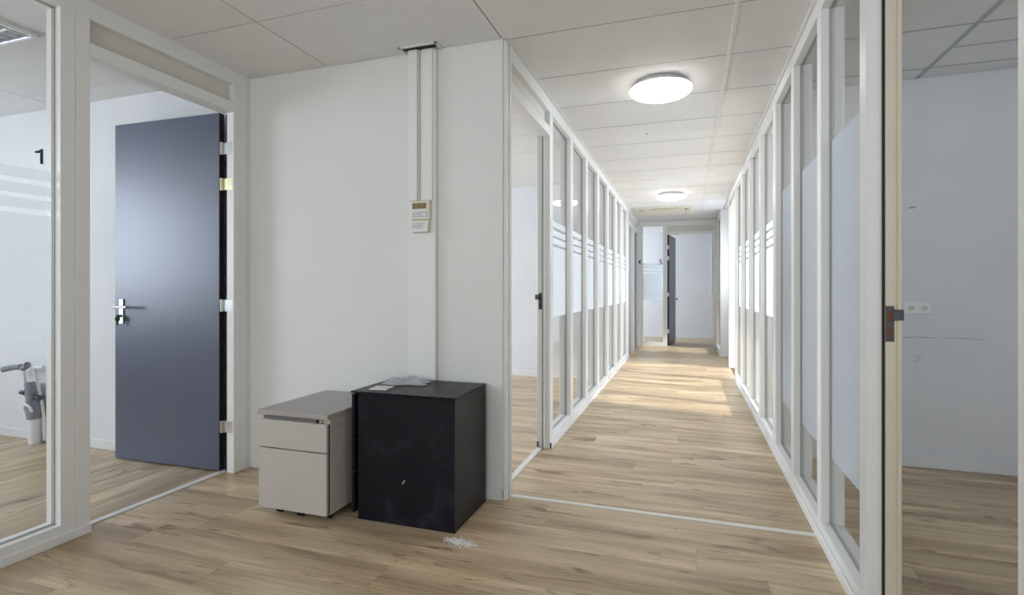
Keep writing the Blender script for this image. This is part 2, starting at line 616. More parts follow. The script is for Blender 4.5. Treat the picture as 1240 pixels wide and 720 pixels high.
wb = solid_wall('wall_back', 'white wall section behind the two pedestals, ending at the corridor corner', -2.78, -.985, 2.79, 2.865)
wr1 = solid_wall('wall_room_one', 'pale back wall of the glazed room numbered 1 at left', -6.5, -2.78, 2.757, 2.865, M_WALLR)
solid_wall('wall_room_two', 'white back wall seen through the first left doorway of the corridor', -6.5, -1.07, 6.91, 6.99, M_WALLR)
solid_wall('wall_room_three', 'white wall at the far side of the rooms left of the corridor', -6.5, -1.07, 9.6, 9.7, M_WALLR)
wdim = solid_wall('wall_dim_room', 'scuffed bluish white wall of the dim room, carrying the double socket', .70, 5.0, 4.2, 4.30, M_WALLR)
wsun = solid_wall('wall_sunny_room', 'white end wall of the sunlit room at right', .70, 4.6, 8.62, 8.72, M_WALLR)
wer = solid_wall('wall_end_room', 'bluish white wall of the room beyond the corridor end', -3.5, 1.5, 13.5, 13.6, M_WALLR)
solid_wall('wall_end_room_right', 'right wall of the room beyond the corridor end', 1.5, 1.6, 11.35, 13.6, M_WALLR)
outer_wall('wall_niche', 'white side wall with a window opening added for fill light in the recess past the last doorway on the right', 'X', .75, 8.72, 10.05, 8.85, 9.82, z0=.7, z1=2.5, t=.1, mull=1)  # unseen opening, added to let fill light into the corridor end
solid_wall('wall_corridor_return', 'white return wall facing the viewer near the corridor end at right', .56, .75, 9.95, 10.05)
solid_wall('wall_end_side', 'blank wall beside the end room, left of the corridor end', -3.5, -1.07, 11.36, 11.45, M_WALLR)
solid_wall('wall_end_side_right', 'blank wall beside the end room, right of the corridor end', .68, 1.5, 11.36, 11.45, M_WALLR)


outer_wall('wall_window_one', 'window wall of the room numbered 1', 'X', -6.5, -2.7, 2.865, -1.9, 2.5, z0=1.0, z1=2.48, sign=-1)
outer_wall('wall_window_two', 'window wall of the first room left of the corridor', 'X', -6.5, 2.865, 6.99, 3.2, 6.6, sign=-1)
outer_wall('wall_window_three', 'window wall of the second room left of the corridor', 'X', -6.5, 6.99, 9.7, 7.3, 9.3, sign=-1, mull=2)
outer_wall('wall_window_end', 'window wall of the end room', 'X', -3.5, 11.36, 13.6, 11.7, 13.3, sign=-1, mull=2)
outer_wall('wall_window_dim', 'window wall of the dim right room', 'Y', .2, .70, 5.12, 1.5, 4.5, sign=-1)
solid_wall('wall_dim_room_side', 'outer side wall of the dim room', 5.0, 5.12, .08, 4.3, M_WALLR)
outer_wall('wall_window_sunny', 'window wall of the sunlit room', 'X', 4.6, 4.30, 8.72, 4.45, 8.45, z0=.35, z1=2.57, sign=1, mull=1)
outer_wall('wall_added_window_foyer', 'wall behind the viewer with a window opening added for fill light', 'Y', -2.6, -6.62, .82, -2.6, .4, z0=.7, z1=2.4, sign=-1, mull=3)  # unseen window opening, added as a fill light for the hall
solid_wall('wall_behind_left', 'blank wall beyond the left end door', -1.17, -1.07, 9.6, 11.45)

# skirting boards


def skirting(name, label, x0, x1, y0, y1, h=.075):
    o = box(name, x0, x1, y0, y1, 0, h, M_SKIRT, bev=.003)
    return tag(o, label, 'baseboard', kind='structure')


skirting('baseboard_back', 'low white baseboard of the wall behind the pedestals', -2.765, -.975, 2.778, 2.79, .065)
skirting('baseboard_corner', 'short white baseboard wrapping round the wall end at the corridor mouth', -.986, -.972, 2.778, 2.855, .065)
skirting('baseboard_room_one', 'white baseboard in the glazed room numbered 1', -6.5, -2.9, 2.745, 2.757, .07)
skirting('baseboard_room_two', 'white baseboard on the back wall beyond the first left doorway', -6.5, -1.08, 6.895, 6.91)
skirting('baseboard_dim', 'grey-white baseboard under the double socket', .705, 5.0, 4.186, 4.2, .075)
skirting('baseboard_end_room', 'white baseboard of the end room', -3.5, 1.5, 13.486, 13.5)
skirting('baseboard_return', 'white baseboard of the return wall near the corridor end', .545, .75, 9.938, 9.95, .06)
skirting('baseboard_niche', 'white baseboard in the recess past the last right doorway', .738, .75, 8.72, 9.938, .06)

# ------------------------------------------------------------------ glazed partitions (planes of constant X)
PLH, RAIL, TOP = .045, .085, 2.515
STRIPES = [(.968, 1.531), (1.554, 1.600), (1.619, 1.665), (1.688, 1.738)]


def film(pane, y0, y1, xg, bands, mat=None):
    """frosted bands stuck on the corridor side of a pane (pane origin at its centre)"""
    for z0, z1 in bands:
        o = box('frosted_film', xg - .0003, xg + .0003, y0, y1, z0, z1, mat or M_FILM, None, 0)
        o.parent = pane
        o.location = o.location - pane.location


def partition(root, x0, x1, posts, head_to=None, bays=(), front=1, post_w=.07, plinth=True, y0=None, y1=None):
    """posts: list of (ya, yb); bays: list of dict(kind, y0, y1, film)"""
    xa, xb = min(x0, x1), max(x0, x1)
    xg = (xa + xb) / 2
    y0 = posts[0][0] if y0 is None else y0
    y1 = posts[-1][1] if y1 is None else y1
    box('top_rail', xa, xb, y0, y1, TOP, WZ - .002, M_FRAME, root)
    for a, b_ in posts: box('post', xa, xb, a, b_, 0, TOP, M_FRAME, root, .002)
    for b in bays:
        a, c = b['y0'], b['y1']
        if b['kind'] == 'glass':
            box('bottom_rail', xa, xb, a, c, 0, RAIL, M_FRAME, root)
            # glazing beads either side of the pane, gasket beside the glass
            for s, (g0, g1) in enumerate(((xg - .014, xg - .005), (xg + .005, xg + .014))):
                bm = bmesh.new()
                add_box(bm, (g0, a, RAIL), (g1, a + .005, TOP)); add_box(bm, (g0, c - .005, RAIL), (g1, c, TOP))
                add_box(bm, (g0, a, RAIL), (g1, c, RAIL + .005)); add_box(bm, (g0, a, TOP - .005), (g1, c, TOP))
                link('glazing_gasket', bm, M_BEAD if s == (0 if front < 0 else 1) else M_FRAME, root)
            p = box('glass_pane', xg - .004, xg + .004, a + .001, c - .001, RAIL + .001, TOP - .001, M_GLASS, root, 0)
            if b.get('film'): film(p, a + .009, c - .009, xg + front * .0050, b['film'], b.get('mat'))
            b['pane'] = p
        elif b['kind'] == 'door':
            box('door_head', xa, xb, a, c, 2.335, 2.40, M_FRAME, root)
            box('transom_panel', xg - .012, xg + .012, a, c, 2.40, TOP, M_HEAD, root)
        elif b['kind'] == 'panel':
            box('infill_panel', xa + .002, xb - .002, a, c, 0, TOP, M_FRAME, root)
    return root


def plinth(root, x0, x1, y0, y1):
    box('plinth', x0, x1, y0, y1, 0, PLH, M_FRAME, root, .003)


# left wall of the hall (front face x=-2.78)
wl = struct('wall_left', 'off-white glazed partition at left with large striped pane and open doorway', 'wall')
bays = [dict(kind='glass', y0=-1.16, y1=.18, film=STRIPES), dict(kind='glass', y0=.25, y1=1.662, film=STRIPES),
        dict(kind='door', y0=1.792, y1=2.652)]
partition(wl, -2.88, -2.78, [(-2.6, -1.16), (.18, .25), (1.662, 1.728), (1.729, 1.792), (2.701, 2.757)], bays=bays, y0=-2.6, y1=2.757)
plinth(wl, -2.78, -2.768, -2.6, 1.792)
bm = bmesh.new()
pn = bays[1]['pane']
out_ = [(.004, -.035), (.016, -.035), (.016, .035), (.008, .035), (.001, .026), (-.016, .019), (-.016, .009), (.004, .014)]
va = [bm.verts.new((.0056, y, z)) for y, z in out_]; vb = [bm.verts.new((.0064, y, z)) for y, z in out_]
bm.faces.new(va); bm.faces.new(vb[::-1])
for k in range(8): bm.faces.new((va[k], va[(k + 1) % 8], vb[(k + 1) % 8], vb[k]))
n1 = link('numeral', bm, M_TEXT, pn, (0, 1.602 - pn.location.y, 1.802 - pn.location.z))
n1['label'] = 'dark adhesive numeral 1'
# rebate stops of the door frame
box('door_stop', -2.855, -2.835, 1.792, 1.804, 0, 2.335, M_FRAME, wl)
box('post', -2.838, -2.78, 2.652, 2.70, 0, TOP, M_FRAME, wl, .002)
box('post', -2.88, -2.838, 2.70, 2.7005, 0, TOP, M_FRAME, wl, 0)
box('seal_and_gap_shade', -2.858, -2.8385, 2.664, 2.698, 0, 2.33, M_BLACK, wl, .001)  # black strip painting in the shaded gap between door leaf and jamb

# left side of the corridor (front face x=-0.97)
wcl = struct('wall_corridor_left', 'white glazed partition along the left side of the corridor', 'wall')
LP = [(2.868, 2.908), (3.806, 3.90), (4.54, 4.65), (5.28, 5.39), (6.01, 6.12), (6.79, 6.90), (7.60, 7.72), (8.37, 8.48), (9.20, 9.39)]
bl = [dict(kind='door', y0=2.908, y1=3.806)]
for a, b_ in zip(LP[1:], LP[2:]): bl.append(dict(kind='glass', y0=a[1], y1=b_[0], film=STRIPES, mat=M_FILML))
bl.append(dict(kind='door', y0=9.39, y1=10.20))
bl.append(dict(kind='door', y0=10.46, y1=11.30))
partition(wcl, -1.07, -.97, LP + [(10.20, 10.46), (11.30, 11.36)], bays=bl, front=1)
plinth(wcl, -.97, -.958, 3.806, 9.39)
box('plinth_end_cap', -.97, -.9575, 3.802, 3.806, .004, .046, M_DARKMETAL, wcl, .001)
box('seal_and_gap_shade', -1.030, -1.022, 3.800, 3.806, 0, 2.33, M_GASKET_SHADE, wcl, .001)
box('door_stop', -1.020, -1.000, 3.795, 3.806, 0, 2.335, M_FRAME, wcl)


def strike(root, x, y, z, sgn, label, slot):
    p = box('strike_plate', x - .013, x + .013, y - .002, y + .001, z - .062, z + .062, M_DARKMETAL, root, .001)
    p['label'] = label
    hole = box('strike_slot', x - .008, x + .008, y - .0028, y, z + .008, z + .044, slot, root, 0)
    hole = box('strike_slot', x - .008, x + .008, y - .0028, y, z - .045, z - .016, slot, root, 0)
    box('strike_lip', x + sgn * .008, x + sgn * .040, y - .008, y + .001, z + .012, z + .050, M_DARKMETAL, root, .003)


strike(wcl, -1.045, 3.806, 1.10, -1, 'steel strike plate in the door jamb', M_BLACK)
box('floor_latch', -1.068, -1.058, 3.790, 3.806, .01, .05, M_DARKMETAL, wcl, .001)

# right side (front face x=0.60)
wcr = struct('wall_corridor_right', 'white glazed partition along the whole right side with frosted panes', 'wall')
RP = [(1.19, 1.26), (2.16, 2.23), (2.82, 2.895), (3.49, 3.57), (4.16, 4.275), (4.98, 5.07), (5.80, 5.89), (6.62, 6.71), (7.42, 7.52), (8.57, 8.62)]
TALL = [(.395, 1.885)]
br_ = [dict(kind='glass', y0=-.4, y1=1.19, film=TALL), dict(kind='door', y0=1.26, y1=2.16)]
for i, (a, b_) in enumerate(zip(RP[1:-1], RP[2:-1])):
    br_.append(dict(kind='glass', y0=a[1], y1=b_[0], film=TALL if i < 3 else STRIPES))
br_.append(dict(kind='door', y0=7.52, y1=8.57))
partition(wcr, .60, .70, [(-2.6, -.4)] + RP, bays=br_, front=-1)
plinth(wcr, .588, .60, -2.6, 1.26)
plinth(wcr, .588, .60, 2.16, 7.52)
# aged rebated jamb of the near doorway
jy = 2.158
box('jamb_lining', .656, .702, jy - .012, jy + .001, 0, 2.335, M_JAMB, wcr, .001)['label'] = 'yellowed inner door jamb'
box('jamb_bead', .690, .702, jy - .018, jy - .010, 0, 2.335, M_JAMB, wcr, .001)
box('seal_and_gap_shade', .648, .656, jy - .004, jy + .001, 0, 2.335, M_BLACK, wcr, 0)
strike(wcr, .668, jy - .0125, 1.07, 1, 'open steel strike plate with rusty orange slots', M_ORANGE)
box('wall_angle', .585, .600, -2.6, 8.6, 2.588, 2.598, M_GRID, wcr, .001)

# wall end trims at the corner of the back wall
ct = box('trim_6', -.985, -.968, 2.80, 2.845, 0, 2.595, M_FRAME, bev=.002)
tag(ct, 'narrow white edge profile closing the wall end at the corridor mouth', 'trim', kind='structure')
cs = box('trim_7', -1.0, -.990, 2.846, 2.868, 0, 2.59, M_GASKET_SHADE, bev=.0)  # grey strip whose dark colour stands for shade in the slot
tag(cs, 'dark strip coloured as the shade between wall end and corridor door frame', 'trim', kind='structure')

# end wall (y = 11.36) with pane and doorway
we = struct('wall_end', 'off-white end wall of the corridor with a narrow pane beside an open doorway', 'wall')
Y0, Y1 = 11.36, 11.44
box('top_rail', -1.07, .68, Y0, Y1, 2.50, WZ, M_FRAME, we)
box('infill_panel', -1.07, -.907, Y0 + .004, Y1, 0, 2.50, M_FRAME, we)
box('post', -.907, -.885, Y0, Y1, 0, 2.50, M_FRAME, we)
box('bottom_rail', -.907, -.39, Y0 - .01, Y1, 0, .08, M_FRAME, we)
box('post', -.475, -.39, Y0, Y1, 0, 2.50, M_FRAME, we)
box('transom_panel', -.39, .506, Y0 + .03, Y1 - .02, 2.37, 2.50, M_HEAD, we)
box('door_head', -.39, .506, Y0, Y1, 2.33, 2.385, M_FRAME, we)
box('post', .506, .62, Y0, Y1, 0, 2.50, M_FRAME, we)
pe = box('glass_pane', -.885, -.475, Y0 + .030, Y0 + .038, .08, 2.50, M_GLASS, we, 0)
for z0, z1 in STRIPES:
    o = box('frosted_film', -.883, -.477, Y0 + .0285, Y0 + .0292, z0, z1, M_FILML, None, 0)
    o.parent = pe; o.location = o.location - pe.location
numeral('4', .14, M_TEXT, we, (-.955, Y0 + .003, 1.757), (PI / 2, 0, 0))
numeral('5', .14, M_TEXT, pe, (-.522 - pe.location.x, -.0062, 1.757 - pe.location.z), (PI / 2, 0, 0))

# narrow panel wall before the end, right side
wn = struct('wall_narrow_right', 'narrow striped glazed panel just before the corridor end at right', 'wall')
bn = [dict(kind='glass', y0=10.20, y1=11.20, film=STRIPES)]
partition(wn, .56, .66, [(10.05, 10.20), (11.20, 11.36)], bays=bn, front=-1)
plinth(wn, .548, .56, 10.05, 11.36)


# ------------------------------------------------------------------ doors
def hinge(parent, z, mat, label=None):
    e = empty('hinge', (0, 0, 0), parent=parent)
    bm = bmesh.new()
    add_box(bm, (.0006, .002, z - .038), (.0025, .028, z + .038), .0005)
    add_box(bm, (.026, .0085, z - .038), (.098, .0115, z + .038), .0005)
    me = link('hinge_leaf', bm, mat, e)
    cyl('hinge_pin', (.016, .006, z - .040), (.016, .006, z + .040), .011, mat, e, seg=10)
    if label: e['label'] = label
    return e


d1 = empty('door_1', (-2.888, 2.640, 0), math.radians(1.6))
tag(d1, 'tall blue-grey flush door standing open into the glazed room at left', 'door', kind='structure')
bm = bmesh.new(); add_box(bm, (-.918, 0, .009), (-.002, .040, 2.338), .0015)
leaf = link('door_leaf', bm, M_DOOR, d1)
bm = bmesh.new(); add_box(bm, (-.002, .001, .010), (.0005, .039, 2.337))
link('door_edge', bm, M_DOOREDGE, d1)['label'] = 'black hinge-side edge'
for i, z in enumerate((2.105, 1.872, 1.084, .296)):
    hinge(d1, z, M_BRASS if i == 1 else M_STEEL, 'brass-coloured hinge' if i == 1 else None)
hp = empty('door_handle', (-.852, 0, 0), parent=d1)
bm = bmesh.new(); add_box(bm, (-.019, -.009, .950), (.019, 0, 1.122), .002); link('handle_plate', bm, M_ALU, hp)
tube('lever', [(0, -.005, 1.067), (0, -.055, 1.067), (.004, -.060, 1.067), (.012, -.062, 1.067), (.125, -.062, 1.067)], .0095, M_ALU, hp)
cyl('lock_cylinder', (0, -.016, 1.005), (0, -.006, 1.005), .010, M_DARKMETAL, hp)
bm = bmesh.new(); add_box(bm, (-.002, -.040, .998), (.002, -.014, 1.012)); link('key', bm, M_DARKMETAL, hp)
bm = bmesh.new()
add_cyl(bm, (0.003, -.036, .985), (.006, -.036, .985), .018, .018, 12); add_box(bm, (.001, -.042, .940), (.006, -.030, .975), .001)
link('key_tag', bm, M_GREEN, hp)['label'] = 'green key tag'

d5 = empty('door_2', (-.375, 11.46, 0), math.radians(-97))
tag(d5, 'dark grey-blue door standing open at the corridor end', 'door', kind='structure')
bm = bmesh.new(); add_box(bm, (-.90, -.02, .008), (-.002, .02, 2.33), .0015); link('door_leaf', bm, M_DOOR, d5)
bm = bmesh.new(); add_box(bm, (-.002, -.019, .009), (.0005, .019, 2.329)); link('door_edge', bm, M_DOOREDGE, d5)
for z in (2.07, 1.84, 1.08, .31):
    e = empty('hinge', (0, 0, 0), parent=d5)
    bm = bmesh.new(); add_box(bm, (0, -.018, z - .04), (.012, .02, z + .04), .002); link('hinge_leaf', bm, M_SOCKET, e)
h5 = empty('door_handle', (-.85, .02, 0), parent=d5)
bm = bmesh.new(); add_box(bm, (-.019, 0, .92), (.019, .008, 1.10), .002); link('handle_plate', bm, M_ALU, h5)
tube('lever', [(0, .005, 1.05), (0, .055, 1.05), (.01, .06, 1.05), (.12, .06, 1.05)], .0095, M_ALU, h5)
bm = bmesh.new(); add_box(bm, (-.004, .008, .95), (.004, .05, .985)); link('key', bm, M_BLACK, h5)

d3 = empty('door_3', (-1.03, 9.395, 0))
tag(d3, 'grey closed door behind the last glazed bay on the left of the corridor', 'door', kind='structure')
bm = bmesh.new(); add_box(bm, (-.03, 0, .008), (.01, .80, 2.333), .0015); link('door_leaf', bm, paint('grey_door_paint', (.42, .43, .45), .4), d3)
for z in (2.07, 1.84, 1.08, .31):
    bm = bmesh.new(); add_cyl(bm, (.014, .01, z - .04), (.014, .01, z + .04), .008); link('hinge', bm, M_STEEL, d3)
d4 = empty('door_4', (-1.03, 10.465, 0))
tag(d4, 'dark door leaf in the last doorway on the left, beside the numeral 4', 'door', kind='structure')
bm = bmesh.new(); add_box(bm, (-.03, 0, .008), (.01, .83, 2.333), .0015); link('door_leaf', bm, M_DOOR, d4)
bm = bmesh.new(); add_box(bm, (.01, .72, .93), (.017, .76, 1.10), .001); add_cyl(bm, (.01, .74, 1.05), (.05, .74, 1.05), .009); link('door_handle', bm, M_ALU, d4)

# ------------------------------------------------------------------ trunking and room controller on the back wall
tk = empty('cable_trunking', (-1.48, 2.79, 0))
tag(tk, 'white vertical cable trunking running from ceiling to behind the black pedestal', 'trunking')
bm = bmesh.new(); add_box(bm, (-.091, -.030, 0), (.090, .0, 2.595), .004); link('wide_channel', bm, M_FRAME, tk)
bm = bmesh.new(); add_box(bm, (-.080, -.050, 1.708), (-.020, -.030, 2.595), .003); link('raised_channel', bm, M_FRAME, tk)
bm = bmesh.new(); add_box(bm, (-.0195, -.042, 1.708), (-.0095, -.030, 2.595), .002); link('side_lip', bm, M_HEAD, tk)
bm = bmesh.new(); add_box(bm, (.004, -.040, 1.708), (.074, -.030, 2.595), .003); link('raised_channel', bm, M_FRAME, tk)
# the roughly cut frame round its top
cf = empty('ceiling_collar', (-1.48, 2.745, 2.6))
tag(cf, 'small white frame around the hole where the trunking enters the ceiling', 'frame')
for nm, a, b_ in (('collar_bar', (-.125, -.045, -.006), (.125, -.030, .002)), ('collar_bar', (-.125, -.045, -.006), (-.108, .04, .002)),
                  ('collar_bar', (.108, -.045, -.006), (.125, .04, .002))):
    bm = bmesh.new(); add_box(bm, a, b_, .001); link(nm, bm, M_GRID, cf)
bm = bmesh.new(); add_box(bm, (-.108, -.030, -.003), (.108, .012, -.001)); link('hole_shade_sheet', bm, M_BLACK, cf)  # black sheet painted in for the shade inside the ceiling hole

rc = empty('room_controller', (-1.476, 2.7595, 1.52))
tag(rc, 'yellowed climate controller with small display and flap mounted on the trunking', 'controller')
bm = bmesh.new(); add_box(bm, (-.060, -.026, .075), (.062, 0, .186), .004); link('housing', bm, M_OLD, rc)
bm = bmesh.new(); add_box(bm, (-.056, -.018, .0), (.056, 0, .075), .003); link('lower_housing', bm, M_OLD, rc)
bm = bmesh.new(); add_box(bm, (-.050, -.028, .139), (.040, -.0255, .172), .001); link('display', bm, M_LCD, rc)
bm = bmesh.new(); add_box(bm, (-.052, -.0275, .082), (.046, -.0255, .133), .001); link('button_panel', bm, M_SOCKET, rc)
for r_ in range(3):
    for c_ in range(6):
        if r_ == 1 and c_ in (4,): continue
        x = -.045 + c_ * .016; z = .090 + r_ * .0125
        bm = bmesh.new(); add_box(bm, (x, -.0295, z), (x + .008, -.0273, z + .0055), .0005); link('button', bm, M_TEXT if (r_ < 2 or c_ > 2) else M_GASKET_SHADE, rc)
bm = bmesh.new()
add_box(bm, (-.058, -.004, -.0), (.056, -.001, .066), .001)
bmesh.ops.rotate(bm, cent=(0, 0, .066), matrix=Matrix.Rotation(math.radians(-14), 3, 'X'), verts=bm.verts)
bmesh.ops.translate(bm, vec=(0, -.022, 0), verts=bm.verts)
flp = link('flap', bm, M_PAPER, rc); flp['label'] = 'open flap with faded print'
bm = bmesh.new()
for k in range(4): add_box(bm, (-.045, -.0315 - .0012 * 0, .050 - k * .009), (.030 - .01 * (k % 2), -.0305, .052 - k * .009))
bmesh.ops.rotate(bm, cent=(0, -.03, .066), matrix=Matrix.Rotation(math.radians(-14), 3, 'X'), verts=bm.verts)
link('print_line', bm, M_SCUFF, flp)

# ------------------------------------------------------------------ greige mobile pedestal
cp = empty('mobile_pedestal', (-2.15, 2.21, 0))
tag(cp, 'greige metal mobile pedestal with two drawers standing against the white wall', 'cabinet')
W, D, HT = .437, .555, .557


def pbox(parent, name, a, b_, mat, bev=.002):
    bm = bmesh.new(); add_box(bm, a, b_, bev)
    return link(name, bm, mat, parent)


pbox(cp, 'body', (.004, .022, .045), (W - .002, D, .531), M_CREAM)
pbox(cp, 'top_panel', (-.004, -.004, .531), (W + .002, D + .002, .557), M_CREAMT, .004)
pbox(cp, 'grip_recess_shade', (.02, .018, .508), (W - .06, .0225, .530), M_GASKET_SHADE, 0)  # thin dark sheet, the shade of the grip recess as colour
dr = pbox(cp, 'drawer', (0, 0, .363), (W - .008, .020, .508), M_CREAM, .003)
dr = pbox(cp, 'drawer', (0, 0, .044), (W - .008, .020, .357), M_CREAM, .003)
pbox(cp, 'gap_shade_strip', (W - .012, .0195, .05), (W - .003, .0225, .506), M_BLACK, 0)  # black strip coloured as the shade between drawer fronts and body
lk = cyl('lock', (W - .065, .023, .519), (W - .065, .002, .519), .009, M_BLACK, cp)
cyl('lock_core', (W - .050, .023, .519), (W - .050, .006, .519), .009, M_BRASS, cp)
cyl('side_grommet', (W - .003, .09, .49), (W + .001, .09, .49), .010, M_CREAMT, cp)
pbox(cp, 'base_frame', (.03, .05, .034), (W - .02, D - .03, .046), M_BLACK, 0)
for cx, cy in ((.085, .068), (.225, .062), (W - .060, .085), (.07, D - .08), (W - .06, D - .08)):
    cs_ = empty('caster', (cx, cy, 0), parent=cp)
    cyl('wheel', (-.014, 0, .018), (-.003, 0, .018), .018, M_BLACK, cs_)
    cyl('wheel', (.003, 0, .018), (.014, 0, .018), .018, M_BLACK, cs_)
    cyl('fork', (0, 0, .018), (0, 0, .040), .009, M_BLACK, cs_)

# ------------------------------------------------------------------ black pedestal
bp_ = empty('black_pedestal', (-1.66, 2.33, 0))
tag(bp_, 'black scratched metal pedestal standing between greige pedestal and corridor corner', 'cabinet')
pbox(bp_, 'body', (.042, 0, .003), (.590, .415, .651), M_BLK, .002)
pbox(bp_, 'top_panel', (0, -.006, .652), (.592, .418, .662), M_BLK, .002)
pbox(bp_, 'side_edge_strip', (.584, -.002, .004), (.5915, .003, .650), M_BLK, .001)
for z0, z1 in ((.030, .235), (.240, .44), (.445, .645)):
    pbox(bp_, 'drawer', (.0, .004, z0), (.018, .41, z1), M_BLK, .002)
pbox(bp_, 'runner', (.018, .05, .05), (.042, .36, .62), M_BLACK, 0)
for a, b_ in (((.30, -.0008, .205), (.322, .001, .238)),):
    bm = bmesh.new(); add_box(bm, (-.013, -.0006, -.004), (.013, .0004, .004), .0005)
    bmesh.ops.rotate(bm, cent=(0, 0, 0), matrix=Matrix.Rotation(math.radians(-52), 3, 'Y'), verts=bm.verts)
    sc_ = link('scratch', bm, M_SCUFF, bp_); sc_.location = (.31, -.0004, .222); sc_['label'] = 'pale scratch'

# things on it
cd = empty('blank_card', (-1.535, 2.425, .662), math.radians(8))
tag(cd, 'small blank white switch cover plate lying on the front left of the black pedestal', 'plate')
pbox(cd, 'plate', (-.055, -.045, 0), (.045, .055, .007), M_PAPER, .003)
pbox(cd, 'raised_centre', (-.035, -.028, .007), (.028, .038, .009), M_PAPER, .001)

bm = bmesh.new()
rb = random.Random(4)
N = 22
grid = [[None] * (N + 1) for _ in range(N + 1)]
for i in range(N + 1):
    for j in range(N + 1):
        u, v_ = i / N, j / N
        x = (u - .5) * .25; y = (v_ - .5) * .19
        e = min(u, 1 - u, v_, 1 - v_)
        z = .003 + (.022 * min(1, e * 5)) * (.55 + .45 * math.sin(9 * u + 4 * v_) * math.cos(11 * v_ - 3 * u)) + rb.uniform(0, .006) * min(1, e * 6)
        x += .012 * math.sin(13 * v_) + rb.uniform(-.002, .002); y += .010 * math.sin(11 * u + 1)
        grid[i][j] = bm.verts.new((x, y, max(.001, z)))
for i in range(N):
    for j in range(N): bm.faces.new((grid[i][j], grid[i + 1][j], grid[i + 1][j + 1], grid[i][j + 1]))
bag = link('plastic_bag', bm, M_BAG, None, (-1.50, 2.625, .664)); bag.rotation_euler = (0, 0, math.radians(14))
tag(bag, 'crumpled clear plastic bag lying at the back of the black pedestal', 'bag')

# plaster crumbs on the floor
rb = random.Random(9)
crumbs = empty('plaster_dust', (-.96, 2.285, 0))
tag(crumbs, 'white plaster dust and crumbs on the floor by the black pedestal corner', 'debris', kind='stuff')
bm = bmesh.new()
for k in range(620):
    x, y = rb.gauss(-.01, .035), rb.gauss(0, .016)
    r_ = rb.uniform(.0008, .0032)
    mtx = Matrix.Translation((x - .02 + (.05 if k % 3 == 0 else 0), y - (.02 if k % 3 == 0 else 0), r_ * .3)) @ Matrix.Diagonal((1.4, 1, .4, 1))
    bmesh.ops.create_icosphere(bm, subdivisions=1, radius=r_, matrix=mtx)
bpy.data.objects.remove(crumbs)
crumbs = link('plaster_dust', bm, M_DUST, None, (-1.0, 2.275, .0))
tag(crumbs, 'white plaster dust and crumbs on the floor by the black pedestal corner', 'debris', kind='stuff')


# ------------------------------------------------------------------ ceiling lamps
def ceiling_lamp(x, y, label):
    t = empty('ceiling_lamp', (x, y, H))
    tag(t, label, 'lamp', 'round corridor ceiling lamps')
    lathe('lamp_base', [(0, 0), (.172, 0), (.175, -.004), (.176, -.026), (.200, -.030), (.2045, -.045), (.0, -.045)], M_ALU, t)
    prof = [(.2035, -.0448), (.2062, -.0425)]
    for k in range(1, 11):
        a = k / 10 * PI / 2
        prof.append((.206 * math.cos(a) if k < 10 else 0, -.050 - .050 * math.sin(a)))
    lathe('diffuser', prof, M_LAMP, t)
    return t


ceiling_lamp(-.172, 3.735, 'large round lit ceiling lamp, the nearer one in the corridor')
ceiling_lamp(-.225, 8.10, 'smaller looking round lit ceiling lamp farther down the corridor, before the cream vent')

dsn = empty('ceiling_sensor', (-.345, 4.90, H))
tag(dsn, 'tiny round white sensor in the corridor ceiling between the two lamps', 'sensor')
lathe('sensor_cap', [(0, -.006), (.010, -.006), (.016, -.003), (.018, 0)], M_OLD, dsn, 20)
lathe('sensor_eye', [(0, -.009), (.006, -.008), (.007, -.005)], M_GASKET_SHADE, dsn, 12)

# ------------------------------------------------------------------ air conditioning cassette
ac = empty('air_conditioning_cassette', (-.38, 9.78, H))
tag(ac, 'cream air conditioning cassette flush in the ceiling near the corridor end', 'air conditioner')
aw, ad = .48, .44
bm = bmesh.new()
add_box(bm, (-aw, -ad, -.025), (aw, -ad + .10, 0), .005); add_box(bm, (-aw, ad - .10, -.025), (aw, ad, 0), .005)
add_box(bm, (-aw, -ad + .10, -.025), (-aw + .12, ad - .10, 0), .005); add_box(bm, (aw - .12, -ad + .10, -.025), (aw, ad - .10, 0), .005)
link('frame', bm, M_AC, ac)
pbox(ac, 'intake_back', (-aw + .1, -ad + .08, -.010), (aw - .1, ad - .08, 0), M_HEAD, 0)
for k in range(12):
    y = -ad + .125 + k * .052
    pbox(ac, 'slat', (-aw + .13, y, -.030), (aw - .13, y + .030, -.024), M_AC, .002)
pbox(ac, 'air_slot', (-.22, -ad + .03, -.027), (.30, -ad + .055, -.0235), M_GASKET_SHADE, .001)
for x in (-aw + .03, aw - .17):
    pbox(ac, 'corner_vent', (x + .02, -ad + .14, -.027), (x + .10, -ad + .26, -.0235), M_DARKMETAL, .002)
    for q in range(3): pbox(ac, 'vent_rib', (x + .03 + q * .026, -ad + .14, -.029), (x + .040 + q * .026, -ad + .26, -.026), M_AC, .001)

